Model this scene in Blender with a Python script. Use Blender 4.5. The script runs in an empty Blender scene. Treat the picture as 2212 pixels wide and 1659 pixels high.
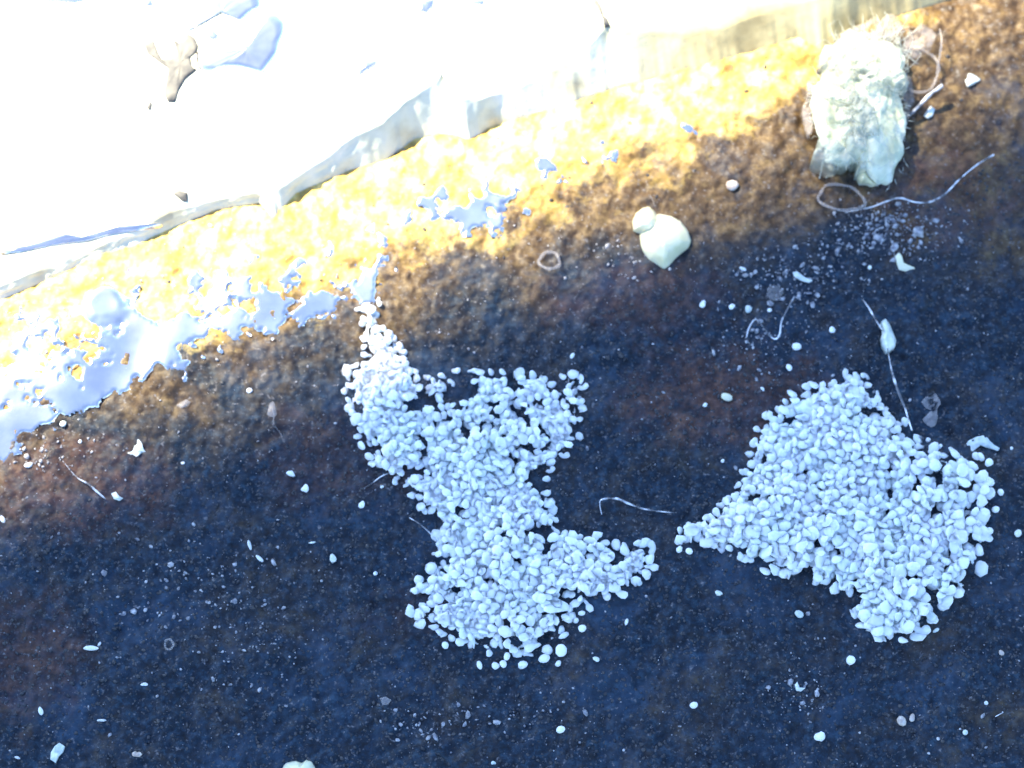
import bpy, bmesh, math, random
import numpy as np
from mathutils import Vector, Matrix
random.seed(7); rng = np.random.default_rng(7)
scene = bpy.context.scene
C = scene.collection
scene.unit_settings.system = 'METRIC'
scene.unit_settings.scale_length = 0.001          # one unit is one millimetre: a 26 mm wide macro view
R = math.radians
# ------------------------------------------------------------------ camera
TILT = R(16); DIST = 70.0; WIDTH = 26.0
fwd = Vector((0, math.sin(TILT), -math.cos(TILT)))
upv = Vector((0, math.cos(TILT), math.sin(TILT)))
rgt = Vector((1, 0, 0))
cam_pos = -fwd*DIST
cd = bpy.data.cameras.new('camera'); cam = bpy.data.objects.new('camera', cd); C.objects.link(cam)
cam.matrix_world = Matrix((( rgt.x, upv.x, -fwd.x, cam_pos.x), (rgt.y, upv.y, -fwd.y, cam_pos.y),
                           (rgt.z, upv.z, -fwd.z, cam_pos.z), (0, 0, 0, 1)))
cd.sensor_width = 36; cd.lens = 36*DIST/WIDTH; cd.clip_start = 1; cd.clip_end = 5000
scene.camera = cam
# ------------------------------------------------------------------ light
SUN_EL = R(50); SUN_AZ = R(138)                   # azimuth counted from +x; the sun stands beyond the top of the frame
S = Vector((math.cos(SUN_EL)*math.cos(SUN_AZ), math.cos(SUN_EL)*math.sin(SUN_AZ), math.sin(SUN_EL)))
w = bpy.data.worlds.new('World'); scene.world = w; w.use_nodes = True
nt = w.node_tree; nt.nodes.clear()
sky = nt.nodes.new('ShaderNodeTexSky'); sky.sky_type = 'NISHITA'; sky.sun_disc = False
sky.sun_elevation = SUN_EL; sky.sun_rotation = math.pi/2 - SUN_AZ
sky.ozone_density = 6.0; sky.air_density = 1.0; sky.dust_density = 0.3
bg = nt.nodes.new('ShaderNodeBackground'); bg.inputs[1].default_value = 0.055
wo = nt.nodes.new('ShaderNodeOutputWorld')
nt.links.new(sky.outputs[0], bg.inputs[0]); nt.links.new(bg.outputs[0], wo.inputs[0])
sl = bpy.data.lights.new('sun', 'SUN'); sl.energy = 5.0; sl.angle = R(0.6); sl.color = (1.0, 0.88, 0.62)
so = bpy.data.objects.new('sun', sl); C.objects.link(so); so.rotation_euler = S.to_track_quat('Z', 'Y').to_euler()
so.location = (0, 0, 100)
scene.view_settings.view_transform = 'Standard'; scene.view_settings.look = 'None'
scene.view_settings.gamma = 1; scene.view_settings.exposure = 3.38
# focus: sharpest on the near heaps, softer on the far edge
cd.dof.use_dof = True; cd.dof.focus_distance = 67.2; cd.dof.aperture_fstop = .10   # about 1 mm wide in these units: a small macro lens

# ------------------------------------------------------------------ helpers
def P(dx, dy, z=0.0):
    """point of the place seen at (dx, dy) of a 2212 x 1659 view, at height z (mm)"""
    u = (dx-1106)/2212*WIDTH/DIST; v = -(dy-829.5)/2212*WIDTH/DIST
    d = fwd + rgt*u + upv*v
    t = (z-cam_pos.z)/d.z
    return cam_pos + d*t
PX = WIDTH/2212                                   # mm per step of that view
_perm = rng.random((256, 256))
def vnoise(x, y, seed=0):
    x = np.asarray(x, float)+seed*17.31; y = np.asarray(y, float)+seed*9.77
    xi = np.floor(x).astype(int); yi = np.floor(y).astype(int)
    fx = x-xi; fy = y-yi; fx = fx*fx*fx*(fx*(fx*6-15)+10); fy = fy*fy*fy*(fy*(fy*6-15)+10)
    g = lambda a, b: _perm[a & 255, b & 255]
    return (g(xi, yi)*(1-fx)*(1-fy)+g(xi+1, yi)*fx*(1-fy)+g(xi, yi+1)*(1-fx)*fy+g(xi+1, yi+1)*fx*fy)*2-1
def rot2(x, y, a): return x*math.cos(a)-y*math.sin(a), x*math.sin(a)+y*math.cos(a)
def fbm(x, y, s, octs, seed=0, gain=.5):
    r = 0; a = 1; t = 0
    for k in range(octs):
        X, Y = rot2(x, y, .7*k+.3)
        r = r+a*vnoise(X*s, Y*s, seed+k*3); t += a; a *= gain; s *= 2.03
    return r/t
def tag(o, label=None, cat=None, group=None, kind=None):
    if label: o['label'] = label
    if cat: o['category'] = cat
    if group: o['group'] = group
    if kind: o['kind'] = kind
    return o
def mesh(name, v, f, mat, smooth=True):
    me = bpy.data.meshes.new(name)
    v = np.asarray(v, float)
    if isinstance(f, np.ndarray):
        n, k = f.shape
        me.vertices.add(len(v)); me.vertices.foreach_set('co', v.astype(np.float32).ravel())
        me.loops.add(n*k); me.loops.foreach_set('vertex_index', f.astype(np.int32).ravel())
        me.polygons.add(n); me.polygons.foreach_set('loop_start', np.arange(0, n*k, k, dtype=np.int32))
        me.polygons.foreach_set('loop_total', np.full(n, k, dtype=np.int32))
        me.update(calc_edges=True); me.validate()
    else:
        me.from_pydata([tuple(p) for p in v], [], f); me.update()
    if smooth: me.polygons.foreach_set('use_smooth', [True]*len(me.polygons))
    me.materials.append(mat); return me
def obj(name, me, parent=None, loc=None):
    o = bpy.data.objects.new(name, me); C.objects.link(o)
    if loc is not None: o.location = loc
    if parent: o.parent = parent
    return o
def empty(name, loc):
    o = bpy.data.objects.new(name, None); C.objects.link(o); o.location = loc; o.empty_display_size = .2; return o

# ------------------------------------------------------------------ materials
def mat(name, base, rough=.6, metal=0, spec=.5, sss=0, sssr=(.3,.3,.3), trans=0, alpha=1, coat=0,
        ramp=None, nscale=3, detail=6, bump=0, bscale=20, bdist=.02):
    m = bpy.data.materials.new(name); m.use_nodes = True
    n = m.node_tree.nodes; L = m.node_tree.links; b = n['Principled BSDF']
    b.inputs['Base Color'].default_value = (*base, 1); b.inputs['Roughness'].default_value = rough
    b.inputs['Metallic'].default_value = metal; b.inputs['Specular IOR Level'].default_value = spec
    b.inputs['Subsurface Weight'].default_value = sss; b.inputs['Subsurface Radius'].default_value = sssr
    b.inputs['Subsurface Scale'].default_value = 1.0
    b.inputs['Transmission Weight'].default_value = trans; b.inputs['Alpha'].default_value = alpha
    b.inputs['Coat Weight'].default_value = coat; b.inputs['Coat Roughness'].default_value = .12
    geo = n.new('ShaderNodeNewGeometry')
    if ramp:
        t = n.new('ShaderNodeTexNoise'); t.inputs['Scale'].default_value = nscale; t.inputs['Detail'].default_value = detail
        L.new(geo.outputs['Position'], t.inputs['Vector'])
        r = n.new('ShaderNodeValToRGB'); e = r.color_ramp.elements
        for k, (p, c) in enumerate(ramp):
            el = e[k] if k < 2 else e.new(p)
            el.position = p; el.color = (*c, 1)
        L.new(t.outputs['Fac'], r.inputs[0]); L.new(r.outputs[0], b.inputs['Base Color'])
    if bump:
        t2 = n.new('ShaderNodeTexNoise'); t2.inputs['Scale'].default_value = bscale; t2.inputs['Detail'].default_value = 5
        L.new(geo.outputs['Position'], t2.inputs['Vector'])
        bp = n.new('ShaderNodeBump'); bp.inputs['Strength'].default_value = bump; bp.inputs['Distance'].default_value = bdist
        L.new(t2.outputs['Fac'], bp.inputs['Height']); L.new(bp.outputs[0], b.inputs['Normal'])
    return m

def ground_material():
    m = bpy.data.materials.new('dark crusted soil'); m.use_nodes = True
    n = m.node_tree.nodes; L = m.node_tree.links; b = n['Principled BSDF']
    geo = n.new('ShaderNodeNewGeometry')
    def noise(s, d=6, r=.6, off=(0, 0, 0), dist=0):
        mp = n.new('ShaderNodeMapping'); mp.inputs['Location'].default_value = off
        L.new(geo.outputs['Position'], mp.inputs[0])
        t = n.new('ShaderNodeTexNoise'); t.inputs['Scale'].default_value = s; t.inputs['Detail'].default_value = d
        t.inputs['Roughness'].default_value = r; t.inputs['Distortion'].default_value = dist
        L.new(mp.outputs[0], t.inputs['Vector']); return t.outputs['Fac']
    def ramp(x, stops):
        r = n.new('ShaderNodeValToRGB'); e = r.color_ramp.elements
        for k, (p, c) in enumerate(stops):
            el = e[k] if k < 2 else e.new(p)
            el.position = p; el.color = (*c, 1)
        L.new(x, r.inputs[0]); return r.outputs[0]
    def mix(f, a, c, typ='MIX'):
        x = n.new('ShaderNodeMix'); x.data_type = 'RGBA'; x.blend_type = typ
        if isinstance(f, float): x.inputs[0].default_value = f
        else: L.new(f, x.inputs[0])
        L.new(a, x.inputs[6]); L.new(c, x.inputs[7]); return x.outputs[2]
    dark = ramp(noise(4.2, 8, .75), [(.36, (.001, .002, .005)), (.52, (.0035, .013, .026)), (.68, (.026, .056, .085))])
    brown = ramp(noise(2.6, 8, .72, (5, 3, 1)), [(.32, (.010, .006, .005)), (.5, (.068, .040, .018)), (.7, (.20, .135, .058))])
    patch = ramp(noise(.45, 7, .75, (2, 7, 0), .6), [(.50, (0, 0, 0)), (.72, (.55,) * 3)])
    # rust stain that spreads from the foot of the slab
    xyz = n.new('ShaderNodeSeparateXYZ'); L.new(geo.outputs['Position'], xyz.inputs[0])
    def mth(op, a, b_):
        q = n.new('ShaderNodeMath'); q.operation = op
        for k, z in enumerate((a, b_)):
            if isinstance(z, (int, float)): q.inputs[k].default_value = z
            else: L.new(z, q.inputs[k])
        return q.outputs[0]
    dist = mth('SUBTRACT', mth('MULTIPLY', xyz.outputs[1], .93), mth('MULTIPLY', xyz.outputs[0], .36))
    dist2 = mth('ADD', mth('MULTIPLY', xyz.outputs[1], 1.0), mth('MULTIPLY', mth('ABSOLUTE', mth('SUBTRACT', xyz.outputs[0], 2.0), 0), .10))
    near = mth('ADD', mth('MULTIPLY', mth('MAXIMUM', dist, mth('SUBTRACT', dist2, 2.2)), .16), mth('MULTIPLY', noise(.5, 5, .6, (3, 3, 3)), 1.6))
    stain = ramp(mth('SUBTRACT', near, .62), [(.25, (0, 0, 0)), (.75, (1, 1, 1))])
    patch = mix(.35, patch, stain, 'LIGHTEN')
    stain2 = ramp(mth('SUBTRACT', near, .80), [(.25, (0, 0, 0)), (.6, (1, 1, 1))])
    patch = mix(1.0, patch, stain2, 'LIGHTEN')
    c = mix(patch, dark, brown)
    # cloudy pale blue dust bloom, and reddish rust patches
    bloom = ramp(noise(.55, 8, .72, (4, 9, 6), .4), [(.50, (0, 0, 0)), (.78, (.75,) * 3)])
    rb = n.new('ShaderNodeRGB'); rb.outputs[0].default_value = (.028, .064, .115, 1)
    c = mix(bloom, c, rb.outputs[0])
    for (a_, b_, sx, sy, amt) in ((1560, 850, 3.0, 1.9, .8), (1380, 640, 3.0, 1.2, .5), (150, 1050, 3.4, 1.6, .6), (60, 1420, 2.0, 2.0, .6), (720, 1000, 2.4, 1.6, .45), (2050, 420, 2.5, 1.6, .6), (950, 1330, 3, .8, .25)):
        q_ = P(a_, b_, 0); ex = mth('DIVIDE', mth('SUBTRACT', xyz.outputs[0], q_.x), sx); ey = mth('DIVIDE', mth('SUBTRACT', xyz.outputs[1], q_.y), sy)
        rr_ = mth('SUBTRACT', 1.0, mth('ADD', mth('MULTIPLY', ex, ex), mth('MULTIPLY', ey, ey)))
        k_ = ramp(mth('ADD', mth('MULTIPLY', rr_, .62), mth('MULTIPLY', mth('SUBTRACT', noise(1.3, 7, .7, (a_*.01, 2, 5)), .5), 2.2)), [(.05, (0, 0, 0)), (.75, (amt,) * 3)])
        rust = ramp(noise(3.5, 7, .7, (2, 2, 8)), [(.35, (.020, .009, .008)), (.55, (.11, .046, .026)), (.7, (.22, .11, .065))])
        c = mix(k_, c, rust)
    sun_band = ramp(noise(1.7, 5, .55, (6, 1, 2)), [(.32, (.20, .115, .03)), (.5, (.44, .30, .075)), (.68, (.74, .60, .22))])  # sunlit band put into the colour: yellow brightens towards the slab
    c = mix(ramp(mth('ADD', mth('SUBTRACT', mth('MULTIPLY', mth('SUBTRACT', dist, 3.1), .38), mth('MULTIPLY', mth('MAXIMUM', mth('SUBTRACT', xyz.outputs[0], 6.5), 0), .16)), mth('MULTIPLY', mth('SUBTRACT', noise(1.1, 6, .65, (8, 3, 3)), .5), 1.9)), [(.25, (0, 0, 0)), (.75, (1, 1, 1))]), c, sun_band)
    grey = ramp(noise(9, 3, .6, (1, 1, 4)), [(.60, (0, 0, 0)), (.74, (1, 1, 1))])
    rgb = n.new('ShaderNodeRGB'); rgb.outputs[0].default_value = (.16, .15, .15, 1)
    c = mix(grey, c, rgb.outputs[0])
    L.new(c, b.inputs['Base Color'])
    rr = ramp(noise(4, 4, .6, (9, 1, 1)), [(.35, (.38,)*3), (.65, (.75,)*3)])
    L.new(rr, b.inputs['Roughness']); b.inputs['Specular IOR Level'].default_value = .3
    bp = n.new('ShaderNodeBump'); bp.inputs['Strength'].default_value = .45; bp.inputs['Distance'].default_value = .05
    L.new(noise(9, 6, .7), bp.inputs['Height']); L.new(bp.outputs[0], b.inputs['Normal'])
    return m
M = {}
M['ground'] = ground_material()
M['grit'] = mat('grit', (.05, .04, .04), .5, ramp=[(.35, (.008, .010, .016)), (.5, (.024, .026, .032)), (.68, (.07, .062, .058))], nscale=7)
M['dust'] = mat('pale dust', (.5, .5, .5), .45, ramp=[(.4, (.16, .16, .18)), (.7, (.55, .53, .52))], nscale=9)
M['slab'] = mat('pale slab', (.7, .7, .62), .7, ramp=[(.3, (.30, .28, .20)), (.5, (.46, .49, .41)), (.7, (.58, .60, .55))], nscale=.8, detail=8, bump=.2, bscale=2, bdist=.15)
_m = M['slab']; _n = _m.node_tree.nodes; _L = _m.node_tree.links; _b = _n['Principled BSDF']      # olive stained right end
_g = _n.new('ShaderNodeNewGeometry'); _x = _n.new('ShaderNodeSeparateXYZ'); _L.new(_g.outputs['Position'], _x.inputs[0])
_t = _n.new('ShaderNodeTexNoise'); _t.inputs['Scale'].default_value = .7; _t.inputs['Detail'].default_value = 7; _L.new(_g.outputs['Position'], _t.inputs['Vector'])
_a = _n.new('ShaderNodeMath'); _a.operation = 'MULTIPLY_ADD'; _L.new(_x.outputs[0], _a.inputs[0]); _a.inputs[1].default_value = .11; _L.new(_t.outputs['Fac'], _a.inputs[2])
_r = _n.new('ShaderNodeValToRGB'); _r.color_ramp.elements[0].position = .85; _r.color_ramp.elements[1].position = 1.25; _L.new(_a.outputs[0], _r.inputs[0])
_r.color_ramp.elements[0].position = .72; _r.color_ramp.elements[1].position = 1.0
_q = _n.new('ShaderNodeMix'); _q.data_type = 'RGBA'; _L.new(_r.outputs[0], _q.inputs[0])
_o = _b.inputs['Base Color'].links[0].from_socket; _L.new(_o, _q.inputs[6])
_s = _n.new('ShaderNodeValToRGB'); _s.color_ramp.elements[0].color = (.19, .165, .09, 1); _s.color_ramp.elements[0].position = .35
_s.color_ramp.elements[1].color = (.40, .37, .22, 1); _s.color_ramp.elements[1].position = .65; _L.new(_t.outputs['Fac'], _s.inputs[0])
_L.new(_s.outputs[0], _q.inputs[7]); _L.new(_q.outputs[2], _b.inputs['Base Color'])
M['granule'] = mat('waxy granule', (.82, .84, .8), .6, spec=.25, sss=.85, sssr=(.22, .22, .22),
                   ramp=[(.35, (.80, .87, .83)), (.5, (.88, .91, .90)), (.66, (.92, .92, .95))], nscale=1.1, detail=4, bump=.25, bscale=16, bdist=.03)
M['film'] = mat('glossy film', (.62, .64, .68), .12, metal=.97, ramp=[(.35, (.60, .56, .56)), (.65, (.84, .76, .70))], nscale=1.2, bump=.05, bscale=3, bdist=.05)
M['cotton'] = mat('pale fluff', (.75, .82, .72), .7, sss=.3, sssr=(.25, .3, .25),
                  ramp=[(.3, (.38, .42, .28)), (.5, (.56, .60, .44)), (.7, (.70, .72, .58))], nscale=1.6, bump=.5, bscale=5, bdist=.1)
M['wisp'] = mat('thin cream film', (.62, .64, .52), .45, alpha=.42, spec=.4, ramp=[(.35, (.50, .54, .42)), (.65, (.78, .79, .66))], nscale=2.5, bump=.5, bscale=8, bdist=.08)
M['hair'] = mat('fine fibre', (.52, .56, .50), .4, alpha=.8)
M['resin'] = mat('waxy resin', (.72, .74, .52), .22, sss=.4, sssr=(.3, .3, .15), coat=.5,
                 ramp=[(.35, (.66, .63, .40)), (.65, (.82, .77, .54))], nscale=1.2, bump=.25, bscale=5, bdist=.06)
M['glass'] = mat('clear glassy fibre', (.80, .80, .82), .18, coat=.6, ramp=[(.42, (.10, .10, .11)), (.58, (.85, .84, .85))], nscale=2.6)
for _k in ('glass',):
    _t = M[_k].node_tree; _bb = _t.nodes['Principled BSDF']; _n2 = _t.nodes.new('ShaderNodeTexNoise'); _n2.inputs['Scale'].default_value = 1.9; _n2.inputs['Detail'].default_value = 3
    _g2 = _t.nodes.new('ShaderNodeNewGeometry'); _t.links.new(_g2.outputs['Position'], _n2.inputs['Vector']); _r2 = _t.nodes.new('ShaderNodeValToRGB')
    _r2.color_ramp.elements[0].position = .42; _r2.color_ramp.elements[0].color = (.45, .45, .45, 1); _r2.color_ramp.elements[1].position = .54
    _t.links.new(_n2.outputs['Fac'], _r2.inputs[0]); _t.links.new(_r2.outputs[0], _bb.inputs['Alpha'])
M['flake'] = mat('translucent flake', (.66, .72, .70), .3, coat=.3, sss=.2, sssr=(.1, .1, .1), ramp=[(.35, (.46, .52, .50)), (.65, (.78, .80, .72))], nscale=4, bump=.4, bscale=12, bdist=.04)
M['veil'] = mat('thin clear skin', (.42, .38, .36), .25, alpha=.30, coat=.5, bump=.4, bscale=9, bdist=.04)
M['brown'] = mat('brown bark shred', (.20, .12, .06), .5, ramp=[(.35, (.10, .06, .03)), (.65, (.30, .19, .10))], nscale=4, bump=.5, bscale=10, bdist=.05)
M['cream'] = mat('cream bead', (.60, .52, .42), .5, ramp=[(.4, (.42, .33, .27)), (.6, (.62, .54, .46))], nscale=6, bump=.5, bscale=12, bdist=.04)
M['shred'] = mat('thin grey shred', (.05, .045, .04), .75, spec=.2, ramp=[(.35, (.05, .052, .058)), (.65, (.09, .09, .09))], nscale=3, bump=.3, bscale=8, bdist=.05)
M['blocker'] = mat('shade blocker', (.25, .2, .15), .7)

# ------------------------------------------------------------------ the ground: one sheet, fine inside the view
def ground_h(x, y):
    h = .16*fbm(x, y, .22, 3, 1) + .10*fbm(x, y, .9, 3, 5) + .085*fbm(x, y, 3.1, 3, 9, .6)
    pits = fbm(x, y, 2.0, 2, 31)
    return h - .10*np.clip(pits-.25, 0, 1)
def gh(p): return float(ground_h(np.array([p.x]), np.array([p.y]))[0])
def onG(dx, dy, lift=0.0):
    p = P(dx, dy, 0)
    for _ in range(3): p = P(dx, dy, gh(p)+lift)
    return p
def axis(lo, hi, step, far):
    core = np.arange(lo, hi, step)
    g = []; s = step; a = hi
    while a < far: s *= 1.25; a += s; g.append(a)
    b = []; s = step; a = lo
    while a > -far: s *= 1.25; a -= s; b.append(a)
    return np.array(b[::-1]+list(core)+g)
def grid(X, Y, Z):
    ny, nx = X.shape
    v = np.stack([X.ravel(), Y.ravel(), Z.ravel()], 1)
    i = np.arange(ny*nx).reshape(ny, nx)
    f = np.stack([i[:-1, :-1].ravel(), i[:-1, 1:].ravel(), i[1:, 1:].ravel(), i[1:, :-1].ravel()], 1)
    return v, f
gx, gy = np.meshgrid(axis(-14.2, 14.2, .045, 150), axis(-10.6, 11.2, .045, 150))
v, f = grid(gx, gy, ground_h(gx, gy))
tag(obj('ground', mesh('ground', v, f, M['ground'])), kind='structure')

# ------------------------------------------------------------------ the wet shiny film lying in the hollows of the ground
FILM = [(222,655,66),(75,690,30),(125,712,20),(60,800,52),(150,790,62),(100,850,50),(20,885,45),(250,780,52),(330,740,50),
 (200,855,36),(400,700,48),(455,640,34),(520,618,32),(385,775,38),(470,700,42),(560,670,42),(620,600,28),(600,650,40),(300,690,30),
 (680,648,38),(740,630,36),(795,605,38),(828,560,26),(712,540,20),(820,515,20),(800,492,12),(930,440,30),(965,465,24),(1010,460,36),
 (1050,452,36),(1078,480,22),(1060,415,26),(1112,408,24),(1180,372,26),(1166,345,15),(1214,390,20),(1300,335,24),(1336,325,14),(1502,282,18),
 (1480,270,10),(480,590,22),(420,600,22),(540,560,16),(650,560,16),(40,740,26),(0,820,40),(240,830,34),(650,690,22),(800,640,24),(960,410,16),(20,930,40),(70,900,34),(140,860,40),(0,970,26),(310,760,40),(520,720,30),(590,700,24),(880,470,16),(1140,460,14),(1260,345,12)]
fx, fy = np.meshgrid(np.arange(-15, 6, .05), np.arange(-3.4, 8, .05))
fld = np.zeros_like(fx)
for (a, b, r) in FILM:
    p = P(a, b, .05); rr = r*PX*1.15
    fld = np.maximum(fld, 0) + np.exp(-(((fx-p.x)**2+(fy-p.y)**2)/rr**2)*1.3)
lvl = .16*fbm(fx, fy, .22, 3, 1) + .06*fbm(fx, fy, .9, 1, 5)
fld = fld*(1+.25*fbm(fx, fy, 1.5, 3, 83, .6))+1.15*fbm(fx, fy, 3.0, 4, 87, .65)*(fld > .10)*np.clip(1.9-.36*fld, .6, 1.1)*np.clip(1.25-1.5*np.exp(-(((fx-P(222,655,0).x)**2+(fy-P(222,655,0).y)**2)/.8)**2), 0, 1)
p0 = P(222, 655, .05); dome = np.exp(-(((fx-p0.x)**2+(fy-p0.y)**2)/.62**2)**3)
sst = np.clip((fld-.34)/.55, 0, 1); sst = sst*sst*(3-2*sst)
fz = lvl - .17 + .215*sst + .09*dome + .008*fbm(fx, fy, 1.6, 2, 77)
v, f = grid(fx, fy, fz)
keep = (fld.ravel() > .34)[f].all(1)
f = f[keep]; used = np.unique(f); remap = -np.ones(len(v), int); remap[used] = np.arange(len(used))
tag(obj('water_film', mesh('water_film', v[used], remap[f], M['film'])), kind='structure')

# ------------------------------------------------------------------ the pale slab with its shaded rim
LOW = [(-500,860),(-200,735),(0,652),(100,610),(200,562),(300,530),(380,492),(470,455),(560,440),(590,474),(604,462),(640,420),(750,374),(830,350),(900,302),(980,293),(1012,308),(1060,278),(1200,236),(1350,190),(1500,150),(1640,112),(1725,84),(1748,100),(1775,110),(1830,85),(1900,52),(1990,22),(2100,-8),(2300,-70),(2700,-200)]
UPP = [(-500,800),(-200,690),(0,618),(100,575),(200,535),(300,495),(370,455),(470,432),(540,418),(590,405),(620,398),(690,350),(770,290),(830,262),(880,212),(945,168),(962,140),(968,205),(1040,212),(1130,182),(1200,146),(1270,95),(1312,45),(1360,60),(1480,70),(1560,60),(1640,30),(1740,0),(1860,-40),(2000,-90),(2150,-140),(2350,-200),(2700,-320)]
def resample(pl, n):
    pl = np.array(pl, float); d = np.r_[0, np.cumsum(np.hypot(*np.diff(pl, axis=0).T))]
    t = np.linspace(0, d[-1], n); return np.stack([np.interp(t, d, pl[:, 0]), np.interp(t, d, pl[:, 1])], 1)
N = 700
low = resample(LOW, N); upp = np.stack([low[:, 0]-12, np.interp(low[:, 0]-12, [a for a, _ in UPP], [b for _, b in UPP])], 1)
rows = []; 
lowP = np.array([onG(a, b, -.04) for a, b in low]); 
wid = np.maximum(low[:, 1]-upp[:, 1], 8)*PX
zu = np.clip(wid*.75, .12, 1.2); zu = np.convolve(np.pad(zu, 12, 'edge'), np.ones(25)/25, 'valid')
uppP = np.array([P(a, b, z) for (a, b), z in zip(upp, zu)])
und = lowP.copy(); und[:, 2] -= .6; rows.append(und)
K = 12
for k in range(K+1):
    t = k/K; r = lowP*(1-t)+uppP*t
    nz = fbm(low[:, 0]*.02, np.full(N, t*2.5), 1.0, 4, 51)
    r[:, 2] += .06*nz*math.sin(math.pi*t)*np.clip(wid, .3, 1); r[:, 1] += .08*nz*math.sin(math.pi*t)
    rows.append(r)
for k, s in enumerate([.25, .55, .95, 1.4, 2, 2.7, 3.5, 4.5, 5.7, 7, 9, 12, 18, 30, 60, 110]):
    r = uppP.copy(); r[:, 0] -= .30*s; r[:, 1] += .95*s
    r[:, 2] = zu*math.exp(-s*.5)+(1-math.exp(-s*.5))*1.1 + .05*fbm(r[:, 0], r[:, 1], .5, 3, 61)
    rows.append(r)
A = np.array(rows)
v, f = grid(A[:, :, 0], A[:, :, 1], A[:, :, 2])
tag(obj('pale_slab', mesh('pale_slab', v, f, M['slab'])), kind='structure')
from mathutils.bvhtree import BVHTree
_bvh = BVHTree.FromPolygons([tuple(p) for p in v], [tuple(int(i) for i in q) for q in f])
def slab_pt(dx, dy, lift):
    g = P(dx, dy, 0); d = (g-cam_pos).normalized()
    hit = _bvh.ray_cast(cam_pos, d)[0]
    if hit is None: return P(dx, dy, 1.1+lift)
    return hit - d*lift

# ------------------------------------------------------------------ the board added outside the view only so its edge shades the lower part
SH_A = onG(0, 845); SH_B = onG(1950, 70)
DB = 680
ldir = (SH_B-SH_A); ldir -= S*ldir.dot(S); ldir.normalize()
side = S.cross(ldir).normalized()
if (onG(1800, 1600)-SH_A).dot(side) < 0: side = -side
cen = (SH_A+SH_B)/2 + S*DB
vs = []
for t in (0, 4):
    for a, b in ((-90, 0), (90, 0), (90, 60), (-90, 60)):
        vs.append(cen + ldir*a + side*b + S*t)
bm_f = [(0, 1, 2, 3), (7, 6, 5, 4), (0, 4, 5, 1), (1, 5, 6, 2), (2, 6, 7, 3), (3, 7, 4, 0)]
tag(obj('shade_blocker', mesh('shade_blocker', [tuple(p) for p in vs], bm_f, M['blocker'], False)),
    'shade blocker added outside the view to shade the dark soil', 'blocker')

# ------------------------------------------------------------------ grit and dust (nobody could count them)
def ico(sub):
    bm = bmesh.new(); bmesh.ops.create_icosphere(bm, subdivisions=sub, radius=1)
    v = np.array([p.co[:] for p in bm.verts]); f = np.array([[q.index for q in g.verts] for g in bm.faces]); bm.free(); return v, f
I0 = ico(1); I1 = ico(2); I2 = ico(3); I4 = ico(5)
def rand_rot():
    q = rng.normal(size=4); q /= np.linalg.norm(q); a, b, c, d = q
    return np.array([[1-2*(c*c+d*d), 2*(b*c-a*d), 2*(b*d+a*c)], [2*(b*c+a*d), 1-2*(b*b+d*d), 2*(c*d-a*b)], [2*(b*d-a*c), 2*(c*d+a*b), 1-2*(b*b+c*c)]])
def scatter(name, pts, sizes, label, cat, material, flat=.6):
    bv, bf = I0; n = len(pts); out = np.empty((n, len(bv), 3))
    for k in range(n):
        s = np.array([1, rng.uniform(.5, 1), rng.uniform(.35, .8)])*sizes[k]
        jit = 1+rng.normal(0, .18, (len(bv), 1))
        out[k] = (bv*jit*s) @ rand_rot().T*np.array([1, 1, flat]) + pts[k]
    F = (bf[None]+(np.arange(n)*len(bv))[:, None, None]).reshape(-1, 3)
    o = obj(name, mesh(name, out.reshape(-1, 3), F, material, False)); tag(o, label, cat, kind='stuff'); return o
n = 17000
X = rng.uniform(-14, 14, n); Y = rng.uniform(-10.5, 9, n)
kp = (Y*.93-X*.36 < 1.0) | (rng.random(n) < .02); X = X[kp]; Y = Y[kp]; n = len(X)
Z = ground_h(X, Y)
scatter('grit', np.stack([X, Y, Z-.005], 1), rng.uniform(.025, .075, n), 'dark brown and blue grey grit covering the soil', 'grit', M['grit'])
n = 1500
X = rng.uniform(-14, 14, n); Y = rng.uniform(-10.5, 4.5, n)
cl = [(1960,500,110,60,260),(1700,600,90,60,200),(1640,740,100,60,120),(1360,560,90,60,80),(1830,560,90,70,120),(420,1280,160,110,160),(560,1400,120,70,90),(1120,1540,260,60,90),(1730,1500,60,50,70),(900,1560,80,60,60),(90,980,100,50,80),(1900,480,80,40,160)]
for (a, b, sx, sy, k) in cl:
    p = onG(a, b); X = np.r_[X, rng.normal(p.x, sx*PX*.6, k)]; Y = np.r_[Y, rng.normal(p.y, sy*PX*.6, k)]
Z = ground_h(X, Y)
szs = rng.gamma(1.3, .011, len(X))+.008; szs[1500:] *= rng.uniform(.7, 2.1, len(X)-1500)
scatter('dust', np.stack([X, Y, Z+.015], 1), szs, 'tiny pale dust specks sprinkled over the dark soil', 'dust', M['dust'])

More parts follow.
